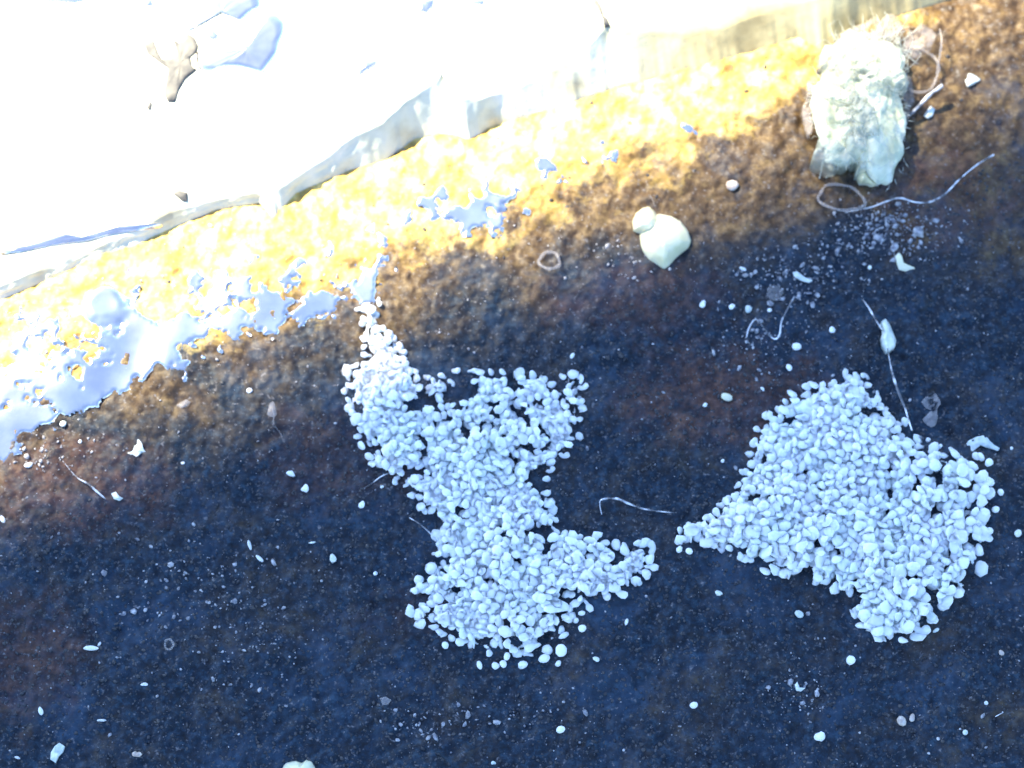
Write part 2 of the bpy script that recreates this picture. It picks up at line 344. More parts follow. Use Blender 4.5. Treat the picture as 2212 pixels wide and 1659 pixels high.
# ------------------------------------------------------------------ granules
def lump(base, seed, elong=1.25, dent=.12, rough=.10, cone=0):
    bv, bf = base; r = np.random.default_rng(seed); v = bv.copy(); d = np.ones(len(v))
    for k in range(7):
        ax = r.normal(size=3); ax /= np.linalg.norm(ax); d += rough*r.normal()*np.sin(v@ax*r.uniform(1.5, 3.2)+r.uniform(0, 6))
    ax = r.normal(size=3); ax /= np.linalg.norm(ax); d -= dent*np.exp(-((v@ax-1)**2)/.12)
    v = v*d[:, None]; v[:, 0] *= elong*(1-cone*v[:, 0]*.5); v[:, 2] *= .85; v[:, 1] *= r.uniform(.85, 1.05)
    v[:, 1] *= (1-cone*v[:, 0]*.5)
    return v
GV = [lump(I1, 100+k, e, d, .24, c) for k, (e, d, c) in enumerate([(1.0, .25, 0), (1.1, .4, 0), (1.2, .3, .2), (1.3, .35, .3), (1.05, .5, .1), (1.15, .2, .5), (1.35, .4, .1), (1.0, .3, .15), (1.2, .5, 0), (1.1, .4, .6), (1.0, .45, .3), (1.15, .35, .35)])]
GV = [(g-g.mean(0))/np.mean(np.linalg.norm(g, axis=1))*np.array([1.08, 1.08, .46]) for g in GV]
GM = [mesh('granule', g*.107, I1[1], M['granule']) for g in GV]
LEFT = [(770,655),(820,650),(833,715),(868,740),(878,772),(898,778),(903,818),(945,808),(985,800),(972,842),(1010,838),(1018,800),(1060,800),(1120,795),(1180,800),(1200,825),(1225,798),(1268,825),(1262,870),(1270,910),(1250,945),(1235,988),(1195,1008),(1178,1060),(1195,1100),(1222,1150),(1260,1154),(1300,1160),(1345,1180),(1414,1166),(1404,1236),(1364,1272),(1290,1300),(1255,1320),(1222,1370),(1190,1410),(1130,1420),(1050,1420),(960,1372),(890,1342),(885,1320),(912,1290),(895,1270),(925,1225),(945,1190),(955,1170),(935,1130),(900,1085),(860,1045),(800,1010),(780,960),(762,930),(742,880),(750,795),(790,770),(775,700)]
RIGHT = [(1820,808),(1870,805),(1890,850),(1930,872),(1962,918),(2000,962),(2040,978),(2092,970),(2128,1000),(2146,1045),(2140,1100),(2140,1170),(2118,1225),(2090,1290),(2030,1325),(1975,1383),(1888,1383),(1850,1335),(1820,1308),(1790,1270),(1720,1246),(1640,1236),(1590,1195),(1545,1180),(1505,1158),(1468,1182),(1464,1136),(1530,1116),(1560,1075),(1600,1035),(1620,960),(1650,900),(1700,852),(1760,826)]
def inside(poly, x, y):
    c = np.zeros(x.shape, bool); n = len(poly)
    for i in range(n):
        x0, y0 = poly[i]; x1, y1 = poly[i-1]
        c ^= ((y0 > y) != (y1 > y)) & (x < (x1-x0)*(y-y0)/((y1-y0) or 1e-9)+x0)
    return c
def edist(poly, x, y):
    d = np.full(x.shape, 1e9); n = len(poly)
    for i in range(n):
        a = np.array(poly[i], float); b = np.array(poly[i-1], float); ab = b-a
        t = np.clip(((x-a[0])*ab[0]+(y-a[1])*ab[1])/(ab@ab), 0, 1)
        d = np.minimum(d, np.hypot(x-a[0]-t*ab[0], y-a[1]-t*ab[1]))
    return d
def dart(poly, rmin, tries, sparse):
    xs = [a for a, _ in poly]; ys = [b for _, b in poly]
    x = rng.uniform(min(xs)-4, max(xs)+4, tries); y = rng.uniform(min(ys)-4, max(ys)+4, tries)
    k = inside(poly, x, y); x = x[k]; y = y[k]; d = edist(poly, x, y)
    cell = {}; out = []
    for a, b, e in zip(x, y, d):
        r = rmin*(1+sparse(a, b, e)); i, j = int(a//rmin), int(b//rmin); ok = True
        for ii in range(i-2, i+3):
            for jj in range(j-2, j+3):
                for (p, q) in cell.get((ii, jj), ()):
                    if (p-a)**2+(q-b)**2 < r*r: ok = False; break
                if not ok: break
            if not ok: break
        if ok: cell.setdefault((i, j), []).append((a, b)); out.append((a, b, e))
    return out
HOLES_L = [(905,870,34,13),(985,852,24,18),(990,868,12,22),(1150,965,26,8),(1060,940,6,34),(1135,905,7,24),(1005,930,12,16),(820,965,15,12),(1095,1360,9,22),(1095,1350,14,10),(1110,825,14,22),(930,1320,10,10),(1180,1185,16,18),(900,1020,16,9),(1215,860,16,10),(960,1235,12,9),(1170,1325,20,8),(1330,1215,22,9),(1175,1150,20,14)]
HOLES_R = [(1965,940,15,12),(1875,890,22,7),(1905,900,20,7),(1975,1050,14,20),(2010,1025,24,7),(1640,1205,18,18),(2010,1275,20,14),(1910,1310,11,8),(2095,1050,18,14),(1770,1060,4,18),(1735,1025,16,5),(1850,1210,22,5),(2020,1135,26,8),(2100,1095,14,9),(1850,1285,14,16),(1945,1290,12,8),(2040,1225,8,10)]
def in_hole(H, a, b):
    for h in H:
        u, w_ = rot2(a-h[0], b-h[1], h[4] if len(h) > 4 else 0)
        if (u/h[2])**2+(w_/h[3])**2 < 1: return True
    return False
def more_holes(H, poly, n, rim):
    while n > 0:
        i = random.randrange(len(poly)); a = random.uniform(min(p[0] for p in poly), max(p[0] for p in poly)); b = random.uniform(min(p[1] for p in poly), max(p[1] for p in poly))
        A_, B_ = np.array([a]), np.array([b])
        if not inside(poly, A_, B_)[0]: continue
        e = edist(poly, A_, B_)[0]
        if random.random() > rim(a, b, e): continue
        H.append((a, b, random.uniform(8, 19), random.uniform(6, 9.5), random.uniform(0, 3.1))); n -= 1
more_holes(HOLES_L, LEFT, 80, lambda a, b, e: (1 if e < 35 else .35)*(1 if b > 1200 or (b < 1000 and a > 900) else .25)*(b > 820)*(a < 1300))
more_holes(HOLES_R, RIGHT, 75, lambda a, b, e: (1 if e < 40 else .25)*(1 if b > 1100 or a > 1900 else .2)*(a > 1610)*(b < 1340))
def heap(poly, holes, hmax, sp, sizef):
    items = []
    for layer in range(5):
        zl = layer*.10
        pts = dart(poly, 13.6+layer*.2, 38000, (lambda a, b, e: sp(a, b, e)) if layer == 0 else (lambda a, b, e: 0.05))
        for (a, b, e) in pts:
            hgt = hmax*(1-math.exp(-(e*PX)/.40))*(1+.25*float(vnoise(np.array([a*.012]), np.array([b*.012]), 3)[0]))
            if layer and hgt < zl+.03: continue
            if in_hole(holes, a, b): continue
            if layer and random.random() < .10: continue
            s = random.uniform(.70, 1.14)*sizef(a, b)
            z = .07+zl+random.uniform(-.03, .03)
            p = onG(a, b, z); nxt = hgt-zl
            items.append((p, s, nxt, (a, b, e), layer))
    return items
def spL(a, b, e): return (.14 if e < 22 else 0)+.6*max(0, (b-1230)/180)*(1 if e < 60 else .4) + (.25 if b < 1000 and a > 1000 else 0)
def spR(a, b, e): return (.14 if e < 22 else 0)+.8*max(0, (a-2000)/120) + .35*max(0, (b-1230)/150)*(1 if e < 50 else .3) + .1
heapL = heap(LEFT, HOLES_L, .30, spL, lambda a, b: .84+.12*(b > 1150))
heapR = heap(RIGHT, HOLES_R, .36, spR, lambda a, b: .88+.16*(b > 1130 or a > 1950))
def place(o, p, s, seed=None):
    r = np.random.default_rng(seed); q = np.array([math.cos(r.uniform(0, 3.15)), r.normal(0, .13), r.normal(0, .13), 0]); q[3] = math.sqrt(max(0, 1-q[0]**2))*r.choice([-1, 1])
    o.rotation_mode = 'QUATERNION'; q /= np.linalg.norm(q); o.rotation_quaternion = q; o.location = p; o.scale = (s, s, s)
def pick(items, n):
    # the ones that show largest: not covered by a layer above
    top = [i for i, it in enumerate(items) if it[2] < .15]
    random.shuffle(top); top.sort(key=lambda i: items[i][3][2] > 26)     # rim granules first, they stand free
    return set(top[:n])
def flat_rot():
    a = rng.uniform(0, 6.283); tx, ty = rng.normal(0, .28, 2)
    return np.array(Matrix.Rotation(tx, 3, 'X') @ Matrix.Rotation(ty, 3, 'Y') @ Matrix.Rotation(a, 3, 'Z'))
def fill(items, ids, group, label, stufflabel):
    rest = []
    for i, (p, s, nx, pos, ly) in enumerate(items):
        if i in ids:
            o = bpy.data.objects.new('granule', GM[i % len(GM)]); C.objects.link(o); place(o, p, s, i)
            tag(o, label(*pos[:2]), 'granule', group)
        else: rest.append((p, s, i))
    nv = len(GV[0]); out = np.empty((len(rest), nv, 3))
    for k, (p, s, i) in enumerate(rest): out[k] = (GV[i % len(GV)]*.107*s) @ flat_rot().T + np.array(p)
    F = (I1[1][None]+(np.arange(len(rest))*nv)[:, None, None]).reshape(-1, 3)
    # fine powder sheet added to lighten the gaps between granules, away from the rim
    poly, holes = (LEFT, HOLES_L) if items is heapL else (RIGHT, HOLES_R)
    st = 3.2; ax_ = np.arange(min(p[0] for p in poly), max(p[0] for p in poly), st); ay_ = np.arange(min(p[1] for p in poly), max(p[1] for p in poly), st)
    mx, my = np.meshgrid(ax_, ay_); ins = inside(poly, mx, my); ed_ = np.where(ins, edist(poly, mx, my), 0)
    for h in holes:
        u_, w_ = rot2(mx-h[0], my-h[1], h[4] if len(h) > 4 else 0); q_ = np.sqrt((u_/h[2])**2+(w_/h[3])**2); ed_ = np.minimum(ed_, 16+np.clip(q_-1, -1, 3)*6)
    ed_ = ed_+9*fbm(mx, my, .06, 3, 93)
    hm = .30 if items is heapL else .36; e2 = np.clip(ed_-14, 0, None)*PX
    zz_ = -.10+.20*np.clip((ed_-16)/9, 0, 1)+hm*.66*(1-np.exp(-e2/.40))+.06*fbm(mx, my, .13, 3, 95)
    pv = []
    gt = lambda p: ground_h(p[:, 0], p[:, 1])
    base = np.array([P(a, b, 0) for a, b in zip(mx.ravel(), my.ravel())])
    H_ = gt(base)+zz_.ravel(); pv = np.array([P(a, b, z) for a, b, z in zip(mx.ravel(), my.ravel(), H_)])
    ny_, nx_ = mx.shape; I_ = np.arange(ny_*nx_).reshape(ny_, nx_); ok = (ed_ > 17)
    q4 = np.stack([I_[:-1, :-1].ravel(), I_[1:, :-1].ravel(), I_[1:, 1:].ravel(), I_[:-1, 1:].ravel()], 1); q4 = q4[ok.ravel()[q4].all(1)]
    us = np.unique(q4); rm = -np.ones(ny_*nx_, int); rm[us] = np.arange(len(us)); q4 = rm[q4]; pv = pv[us]
    o0 = len(out)*nv; F = np.vstack([F, q4[:, [0, 1, 2]]+o0, q4[:, [0, 2, 3]]+o0]); out = np.vstack([out.reshape(-1, 3), pv])
    tag(obj('granule_heap', mesh('granule_heap', out.reshape(-1, 3), F, M['granule'])), stufflabel, 'granule heap', kind='stuff')
def zoneL(a, b):
    e = edist(LEFT, np.array([a]), np.array([b]))[0] < 26
    w = 'on the rim' if e else 'in the middle'
    if b < 790: return 'small white granule in the narrow pointed spur atop the hourglass heap'
    if b < 1010 and a < 960: return f'small white granule {w} of the upper left lobe of the hourglass heap'
    if b < 1010: return f'small white granule {w} of the upper right lobe of the hourglass heap'
    if b < 1160: return f'small white granule {w} of the waist of the hourglass heap'
    if a > 1215: return f'small white granule {w} of the right wing of the hourglass heap base'
    return f'small white granule {w} of the wide base of the hourglass heap'
def zoneR(a, b):
    e = edist(RIGHT, np.array([a]), np.array([b]))[0] < 26
    w = 'on the rim' if e else 'in the middle'
    if a < 1600: return 'small white granule in the left pointed tip of the broad heap'
    if b > 1290: return 'small white granule in the lowest tip of the broad heap at the right'
    if b < 930: return f'small white granule {w} of the top part of the broad heap'
    if a > 1990: return f'small white granule {w} of the loose right flank of the broad heap'
    if b < 1120: return f'small white granule {w} of the dense upper half of the broad heap'
    return f'small white granule {w} of the lower half of the broad heap'
fill(heapL, pick(heapL, 115), 'white granules of the hourglass shaped heap', zoneL, 'hourglass shaped heap of tightly packed white granules left of centre')
fill(heapR, pick(heapR, 125), 'white granules of the broad rounded heap', zoneR, 'broad rounded heap of packed white granules at the right')
print('granules', len(heapL), len(heapR))

# ------------------------------------------------------------------ loose granules, each told apart by where it lies
def loose(dx, dy, rx, ry, ang, label, m='granule', cat='granule', name='granule', seed=0, hz=.8, rough=.08):
    """an irregular rounded piece; rx, ry in view steps"""
    v = lump(I1 if rx < 20 else I2, 900+seed, 1, .15, rough)
    v = v/np.abs(v).max(0)
    v = v*np.array([rx*PX, ry*PX, min(rx, ry)*PX*hz])*.9
    o = obj(name, mesh(name, v, (I1 if rx < 20 else I2)[1], M[m]))
    o.location = onG(dx, dy, min(rx, ry)*PX*hz*.75); o.rotation_euler = (0, 0, R(ang))
    tag(o, label, cat, {'granule': 'loose white granules round the heaps', 'grain': 'pale grains scattered on the dark soil', 'chip': 'pale chips scattered on the dark soil'}.get(name)); return o
L3 = [ # x, y, rx, ry, angle, label
 (896,1276,9,9,0,'round white granule just off the left corner of the hourglass heap base'),
 (961,1393,9,10,0,'round granule just below the lower left edge of the hourglass heap'),
 (1036,1436,7,11,20,'upright oval granule, leftmost of the row below the hourglass heap'),
 (1072,1438,11,9,0,'granule touching its neighbour, second from left in the row below the hourglass heap'),
 (1088,1434,9,10,30,'bean shaped granule third from left in the row below the hourglass heap'),
 (1094,1417,9,11,0,'granule resting above the touching pair below the hourglass heap'),
 (1130,1438,12,11,15,'bright round granule standing free in the middle of the row below the hourglass heap'),
 (1176,1422,15,11,30,'large bean shaped granule under the lowest tip of the hourglass heap'),
 (1213,1405,14,15,0,'largest free round granule at the lower right of the hourglass heap'),
 (1206,1433,8,8,0,'small granule below the largest free round one'),
 (1217,1372,14,8,25,'teardrop granule pointing right beside the lower right of the hourglass heap'),
 (1257,1356,10,11,0,'round granule, lowest of three off the right flank of the hourglass heap base'),
 (1244,1341,7,8,0,'small granule, middle of three off the right flank of the hourglass heap base'),
 (1257,1326,9,8,0,'topmost of three loose granules off the right flank of the hourglass heap base'),
 (1380,1259,8,8,0,'dull round granule under the right wing tip of the hourglass heap'),
 (1354,1343,5,10,-25,'thin upright pale chip alone right of the hourglass heap base'),
 (1289,1425,11,7,-20,'small oval cream chip alone to the lower right of the hourglass heap'),
 (1209,1577,13,9,20,'bright lone white granule near the bottom edge below the hourglass heap'),
 (864,855,21,11,0,'large bright oval granule lying in the neck of the hourglass heap'),
 (1466,1187,9,10,0,'lone granule under the left tip of the broad heap, beside a second one'),
 (1490,1189,10,10,0,'round granule below the left tip of the broad heap'),
 (1556,1282,13,8,-35,'slanting cream chip alone below the left edge of the broad heap'),
 (1726,1327,11,10,0,'grey round granule alone below the middle of the broad heap'),
 (1839,1426,12,12,0,'bright round granule alone below the lowest tip of the broad heap'),
 (1499,1524,10,9,10,'square pale grain alone in the dark lower middle'),
 (1770,1591,13,12,0,'heart shaped pale grain near the bottom edge right of centre'),
 (2086,1581,8,7,20,'dull small grain near the lower right corner'),
 (2199,1151,9,10,0,'dull round grain at the right edge of the photo'),
 (2163,1409,7,8,0,'faint grey grain right of the broad heap tip'),
 (2117,988,11,11,0,'round white granule at the upper right of the broad heap, under the curl of film'),
 (2138,1000,12,12,0,'round granule touching the upper right loose one of the broad heap'),
 (2184,968,5,5,0,'tiny bright grain right of the curl of film'),
 (2005,950,6,6,0,'tiny grain above the right shoulder of the broad heap'),
 (2030,965,7,7,0,'small grain on the right shoulder of the broad heap'),
 (2137,1040,13,12,0,'granule standing free on the right side of the broad heap, upper one'),
 (2160,1063,9,9,0,'rightmost loose granule beside the broad heap'),
 (2150,1100,10,9,0,'white granule at the right rim of the broad heap, below the rightmost one'),
 (2135,1148,12,9,25,'oval granule at the lower right rim of the broad heap'),
 (2115,1185,9,18,5,'long upright granule at the lower right rim of the broad heap'),
 (2011,1331,17,15,0,'large dull granule at the lower right of the broad heap'),
 (2063,1250,10,10,0,'small granule off the lower right flank of the broad heap'),
 (2022,1362,9,5,25,'thin curved chip below the large dull granule'),
 (1797,712,9,9,0,'small round white grain between the zigzag fibre and the hanging flake'),
 (1719,750,13,11,10,'triangular pale grain below the zigzag fibre'),
 (1616,668,10,10,0,'round clear grain above the left end of the zigzag fibre'),
 (1663,670,7,6,0,'small bright grain above the bend of the zigzag fibre'),
 (1520,656,12,9,20,'ragged pale grain farthest left above the zigzag fibre'),
 (1581,662,8,8,0,'pale grain between two others above the zigzag fibre'),
 (1606,581,11,5,-30,'bright slanting sliver under the waxy bead, to its right'),
 (1880,578,6,6,0,'small bright grain left of the bent cream flake'),
 (1523,875,6,6,0,'tiny orange white grain beside the cream oval'),
 (1646,840,5,7,20,'tiny upright glint above the left shoulder of the broad heap'),
 (1561,995,5,6,0,'tiny grain in the dark gap left of the broad heap'),
 (1704,795,8,10,30,'small triangular chip above the broad heap'),
 (1237,768,5,9,-30,'thin pale chip above the upper right of the hourglass heap'),
 (628,1023,12,8,-20,'bright pale chip, upper of two left of the hourglass heap'),
 (657,1056,11,11,0,'round grain, lower of two left of the hourglass heap'),
 (394,1000,6,4,0,'tiny bright grain in the dark left part'),
 (173,953,5,5,0,'tiny grain below the wet film at the left'),
 (137,918,9,10,0,'lavender grain just under the wet film at the left'),
 (62,1003,12,8,25,'pale flat chip near the left edge below the film'),
 (538,843,8,7,0,'small pale grain on the brown band left of the hourglass heap'),
 (781,1090,8,9,0,'grain left of the waist of the hourglass heap'),
 (824,1050,6,6,0,'tiny bright grain at the left flank of the hourglass heap'),
 (312,1479,10,6,0,'bright oval grain in the lower left'),
 (295,1628,13,9,10,'blue white grain near the bottom left, beside a faint one'),
 (88,1536,6,11,15,'upright pale chip near the lower left edge'),
 (219,1556,12,3,0,'thin flat sliver in the lower left'),
 (39,1636,9,4,-15,'tiny bright sliver in the bottom left corner'),
 (720,1206,9,12,10,'blue white oval grain left of the hourglass heap base'),
 (675,1171,10,4,15,'thin pale sliver above the blue white oval grain'),
 (561,1206,12,5,-40,'short bright rod, lower of two left of the hourglass heap'),
 (538,1176,5,15,15,'short upright rod, upper of two left of the hourglass heap'),
 (195,1399,20,7,0,'bright long flat chip in the lower left'),
 (214,1392,4,7,-25,'tiny upright chip at the right end of the long flat chip'),
 (5,1121,6,12,35,'bright chip cut by the left edge of the photo'),
 (812,1239,6,6,0,'small pinkish grain left of the hourglass heap base'),
 (1066,1648,6,5,0,'tiny grain at the bottom edge right of the cream clump'),
 (2130,1518,5,5,0,'tiny pale grain near the right edge below the broad heap'),
 (1950,1557,14,13,0,'olive yellow grain in the lower right'),
 (1971,1551,8,11,0,'clear grain touching the olive yellow one'),
]
for k, (x, y, rx, ry, a, lab) in enumerate(L3):
    m_ = 'granule'
    if 'cream' in lab or 'dull' in lab or 'grey' in lab: m_ = 'flake'
    if 'clear' in lab or 'blue white' in lab or 'lavender' in lab: m_ = 'flake'
    if 'olive' in lab or 'faint' in lab: m_ = 'cream'
    isg = any(w in lab for w in ('granule', 'oval granule'))
    loose(x, y, rx, ry, a, lab, m_, 'granule' if isg else ('chip' if ('chip' in lab or 'sliver' in lab or 'rod' in lab) else 'grain'),
          'granule' if isg else ('chip' if ('chip' in lab or 'sliver' in lab or 'rod' in lab) else 'grain'), k, .75, .10 if isg else .16)
loose(1570,857,15,11,-40,'cream oval grain left of the broad heap, on the reddish soil','resin','grain','grain',301,.7,.05)
loose(1583,402,17,16,0,'round beige bead on the brown soil left of the clear ring','cream','bead','bead',302,.6,.06)

# ------------------------------------------------------------------ fibres
def tube(pts, radii, ns=6, sub=6, wob=0):
    pts = [Vector(p) for p in pts]; Q = []; Rr = []
    for i in range(len(pts)-1):
        p0 = pts[max(i-1, 0)]; p1 = pts[i]; p2 = pts[i+1]; p3 = pts[min(i+2, len(pts)-1)]
        for k in range(sub):
            t = k/sub
            Q.append(.5*((2*p1)+(p2-p0)*t+(2*p0-5*p1+4*p2-p3)*t*t+(3*p1-p0-3*p2+p3)*t**3)); Rr.append(radii[i]*(1-t)+radii[i+1]*t)
    Q.append(pts[-1]); Rr.append(radii[-1]); v = []; f = []
    n = len(Q)
    for i, q in enumerate(Q):
        d = (Q[min(i+1, n-1)]-Q[max(i-1, 0)])
        d = d.normalized() if d.length > 1e-9 else Vector((1, 0, 0))
        a = d.cross(Vector((0, 0, 1))); a = a.normalized() if a.length > 1e-4 else Vector((1, 0, 0)); b = d.cross(a)
        r = Rr[i]*(1+wob*random.uniform(-1, 1))
        for k in range(ns):
            t = 2*math.pi*k/ns; v.append(q+a*math.cos(t)*r+b*math.sin(t)*r)
    for i in range(n-1):
        for k in range(ns):
            f.append((i*ns+k, i*ns+(k+1) % ns, (i+1)*ns+(k+1) % ns, (i+1)*ns+k))
    f.append(tuple(range(ns))[::-1]); f.append(tuple((n-1)*ns+k for k in range(ns)))
    return v, f
def fibre(pl, r, label, m='glass', name='fibre', cat='fibre', lift=.10, wob=.15, parent=None):
    """pl: (x, y[, extra lift]); r one radius or a list, in mm"""
    pts = [onG(p[0], p[1], lift+(p[2] if len(p) > 2 else 0)) for p in pl]
    rr = r if isinstance(r, list) else [r]*len(pts)
    base = Vector(pts[0]); v, f = tube([p-base for p in pts], [q*.78 for q in rr], 7, 7, wob)
    o = obj(name, mesh(name, [tuple(x) for x in v], f, M[m]), loc=base)
    if parent: o.parent = parent; o.location = base-parent.location
    else: tag(o, label, cat)
    return o
fibre([(1612,731),(1618,708),(1632,690,.1),(1648,706,.1),(1666,728),(1676,732),(1684,722),(1688,695,.05),(1700,670,.1),(1716,640,.15)], .030, 'zigzag white fibre bent like a letter N on brown soil', 'glass')
fibre([(1300,1112),(1296,1092),(1300,1079,.1),(1332,1077,.2),(1356,1087,.25),(1385,1098,.2),(1420,1104,.1),(1462,1108)], [.016,.02,.025,.036,.034,.028,.024,.014], 'bent clear fibre lying in the dark gap between the two heaps')
fibre([(884,1118),(905,1131,.08),(925,1148,.1),(950,1172)], [.012,.022,.024,.02], 'short thin fibre stuck to the left waist of the hourglass heap')
fibre([(785,1056),(805,1043,.1),(822,1030,.2),(840,1022,.2)], [.010,.016,.02,.012], 'short fibre branching off the left flank of the hourglass heap')
fibre([(135,995),(165,1030,.05),(190,1045,.1),(205,1058,.12),(228,1078,.05)], [.010,.014,.036,.040,.02], 'pale tapering fibre in the dark soil at the left')
fibre([(1830,458),(1880,448,.05),(1915,435,.1),(1945,428,.12),(1978,437,.12),(2010,436,.12),(2040,420,.15),(2068,392,.2),(2090,372,.2),(2116,352,.25),(2147,334,.3)],
      [.014,.02,.034,.036,.024,.034,.036,.024,.018,.036,.034], 'long curved glassy fibre below the fluff, rising to the right')
fibre([(1958,255,.15),(1978,236,.25),(2005,208,.35),(2036,184,.4)], [.055,.062,.066,.06], 'thick pale rod sticking out of the right side of the fluff', 'glass', 'rod', 'rod')
fibre([(1775,352,.2),(1781,330,.4),(1774,368,.1),(1770,386)], [.012,.014,.016,.012], 'short stray hair hanging off the lower left corner of the fluff', 'hair')
fibre([(2022,160,.1),(2030,120,.3),(2034,88,.4),(2030,62,.4)], [.02,.04,.04,.02], 'faint pale strand standing right of the fluff', 'veil')
fibre([(585,875),(592,898,.1),(590,915,.1),(605,935),(615,958)], [.012,.02,.014,.012,.008], 'faint forked hair in the dark soil left of the hourglass heap', 'veil')
fibre([(1415,448),(1410,432,.1),(1402,420,.1)], [.012,.02,.012], 'faint short hair above the waxy bead', 'veil')
fibre([(2150,1548),(2165,1540,.05),(2166,1538,.05)], [.01,.016,.022], 'tiny club shaped hair near the lower right corner', 'glass')

# hanging fibre with a flake caught on it (one piece: flake rides on the fibre)
fs = empty('fibre_with_flake', onG(1916, 720)); tag(fs, 'straight white fibre with a clear flake caught on it, pointing into the broad heap', 'fibre')
fibre([(1863,646,.1),(1876,664,.2),(1890,688,.3),(1905,712,.35)], [.028,.034,.03,.026], None, 'glass', 'upper_strand', parent=fs)
fibre([(1917,752,.35),(1921,775,.3),(1928,808,.3),(1940,845,.35),(1955,882,.4),(1962,905,.5),(1970,930,.55)], [.03,.018,.036,.046,.036,.024,.03], None, 'glass', 'lower_strand', parent=fs)

# ------------------------------------------------------------------ flakes: closed crumpled plates with a traced outline
def plate(pl, h, thick, m, name, label=None, cat=None, crumple=.06, ridge=0.0, parent=None, base_lift=.05, rings=6, seed=0, group=None, seg=72, slabz=None):
    r = np.random.default_rng(seed+5); pl = np.array(pl, float); c = pl.mean(0)
    loop = resample(np.vstack([pl, pl[:1]]), seg+1)[:-1]
    zb = (lambda a, b: gh(P(a, b, 0))+base_lift) if slabz is None else (lambda a, b: slabz)
    top = []; bot = []
    z0 = zb(*c)
    for k in range(rings+1):
        t = k/rings
        for j in range(seg):
            q = c+(loop[j]-c)*t
            nz = float(fbm(np.array([q[0]*.045+seed]), np.array([q[1]*.045]), 1, 3, seed)[0])
            dome = h*(1-t**2.2)
            zz = z0+dome+crumple*nz*(1-.3*t)+ridge*abs(nz)
            if slabz is not None:
                p = slab_pt(q[0], q[1], .03+dome+crumple*abs(nz)*(1-t)); top.append(p); bot.append(p+fwd*.025); continue
            p = P(q[0], q[1], zz); top.append(p); bot.append(Vector((p.x, p.y, zz-thick*(1-.5*t))) if thick < h+.001 or h == 0 else Vector((p.x, p.y, z0-base_lift)))
    if h > thick: bot = [Vector((p.x, p.y, z0-base_lift-.02)) for p in top]
    n = len(top); f = []
    for k in range(rings):
        for j in range(seg):
            a = k*seg+j; b = k*seg+(j+1) % seg; d = (k+1)*seg+j; e = (k+1)*seg+(j+1) % seg
            if k == 0: f.append((a, d, e)); f.append((n+a, n+e, n+d))
            else: f.append((a, d, e, b)); f.append((n+a, n+b, n+e, n+d))
    for j in range(seg):
        a = rings*seg+j; b = rings*seg+(j+1) % seg; f.append((a, n+a, n+b, b))
    # merge the centre ring
    base = P(c[0], c[1], z0); vs = [tuple(p-base) for p in top+bot]
    me = mesh(name, vs, f, M[m]); bm = bmesh.new(); bm.from_mesh(me); bmesh.ops.remove_doubles(bm, verts=bm.verts, dist=1e-5)
    bmesh.ops.recalc_face_normals(bm, faces=bm.faces); bm.to_mesh(me); bm.free()
    me.polygons.foreach_set('use_smooth', [True]*len(me.polygons))
    o = obj(name, me, loc=base)
    if parent: o.parent = parent; o.location = base-parent.location
    else: tag(o, label, cat, group)
    return o
plate([(1904,694),(1913,688),(1922,700),(1928,715),(1936,735),(1934,748),(1922,758),(1915,760),(1906,745),(1903,730),(1908,715)], .22, .06, 'flake', 'flake', parent=fs, crumple=.12, base_lift=.25, seed=3)
plate([(1934,552),(1942,545),(1948,552),(1950,566),(1962,572),(1976,578),(1974,587),(1958,587),(1942,582),(1938,570)], .05, .04, 'resin', 'flake', 'bent cream flake shaped like a boot right of centre', 'flake', .05, seed=4)
plate([(608,1659),(618,1648),(640,1642),(652,1648),(662,1641),(676,1645),(682,1662),(676,1700),(630,1706),(606,1690)], .30, .1, 'resin', 'cream_clump', 'pale cream clump cut by the bottom edge of the photo', 'clump', .10, seed=6)
plate([(1990,868),(2000,856),(2012,858),(2020,848),(2030,862),(2033,870),(2024,884),(2026,905),(2020,920),(2010,923),(1996,912),(1992,905),(2004,906),(2014,902),(2014,884),(2000,882)], .0, .04, 'veil', 'film_scrap', 'curled blue grey scrap of film above the broad heap', 'scrap', .14, seed=7)
plate([(2078,985),(2082,965),(2092,952),(2108,944),(2126,940),(2136,944),(2146,960),(2160,968),(2156,974),(2142,968),(2130,955),(2112,958),(2098,964),(2090,985)], .0, .05, 'flake', 'film_scrap', 'curled pale scrap arching over the upper right rim of the broad heap', 'scrap', .10, seed=8)
plate([(110,1625),(118,1612),(128,1604),(140,1612),(136,1625),(126,1634),(120,1648),(108,1640)], .05, .04, 'flake', 'flake', 'ragged blue white flake near the bottom left corner', 'flake', .12, seed=9)
plate([(275,978),(285,975),(292,960),(298,948),(306,956),(310,970),(315,976),(306,978),(296,986),(286,992),(274,988)], .03, .04, 'flake', 'flake', 'curled pale flake in the dark soil at the left', 'flake', .12, seed=10)
plate([(582,872),(590,866),(596,880),(598,896),(588,902),(576,896)], .04, .04, 'veil', 'flake', 'faint three cornered scrap left of the hourglass heap', 'flake', .08, seed=12)
plate([(240,1066),(250,1062),(258,1072),(266,1076),(258,1082),(246,1078)], .04, .04, 'flake', 'flake', 'small blue flake right of the pale tapering fibre', 'flake', .08, seed=13)
plate([(380,875),(392,868),(402,862),(412,868),(405,878),(392,882)], .04, .04, 'veil', 'flake', 'faint ragged scrap on the brown band at the left', 'flake', .08, seed=14)
plate([(2080,165),(2096,158),(2110,165),(2118,172),(2104,180),(2090,186),(2086,176)], .05, .04, 'flake', 'flake', 'crumpled pale flake on brown soil right of the rod', 'flake', .15, seed=15)
plate([(1995,250),(2010,228),(2020,236),(2014,250),(2004,256)], .04, .04, 'flake', 'flake', 'small pinkish flake under the end of the rod', 'flake', .1, seed=16)
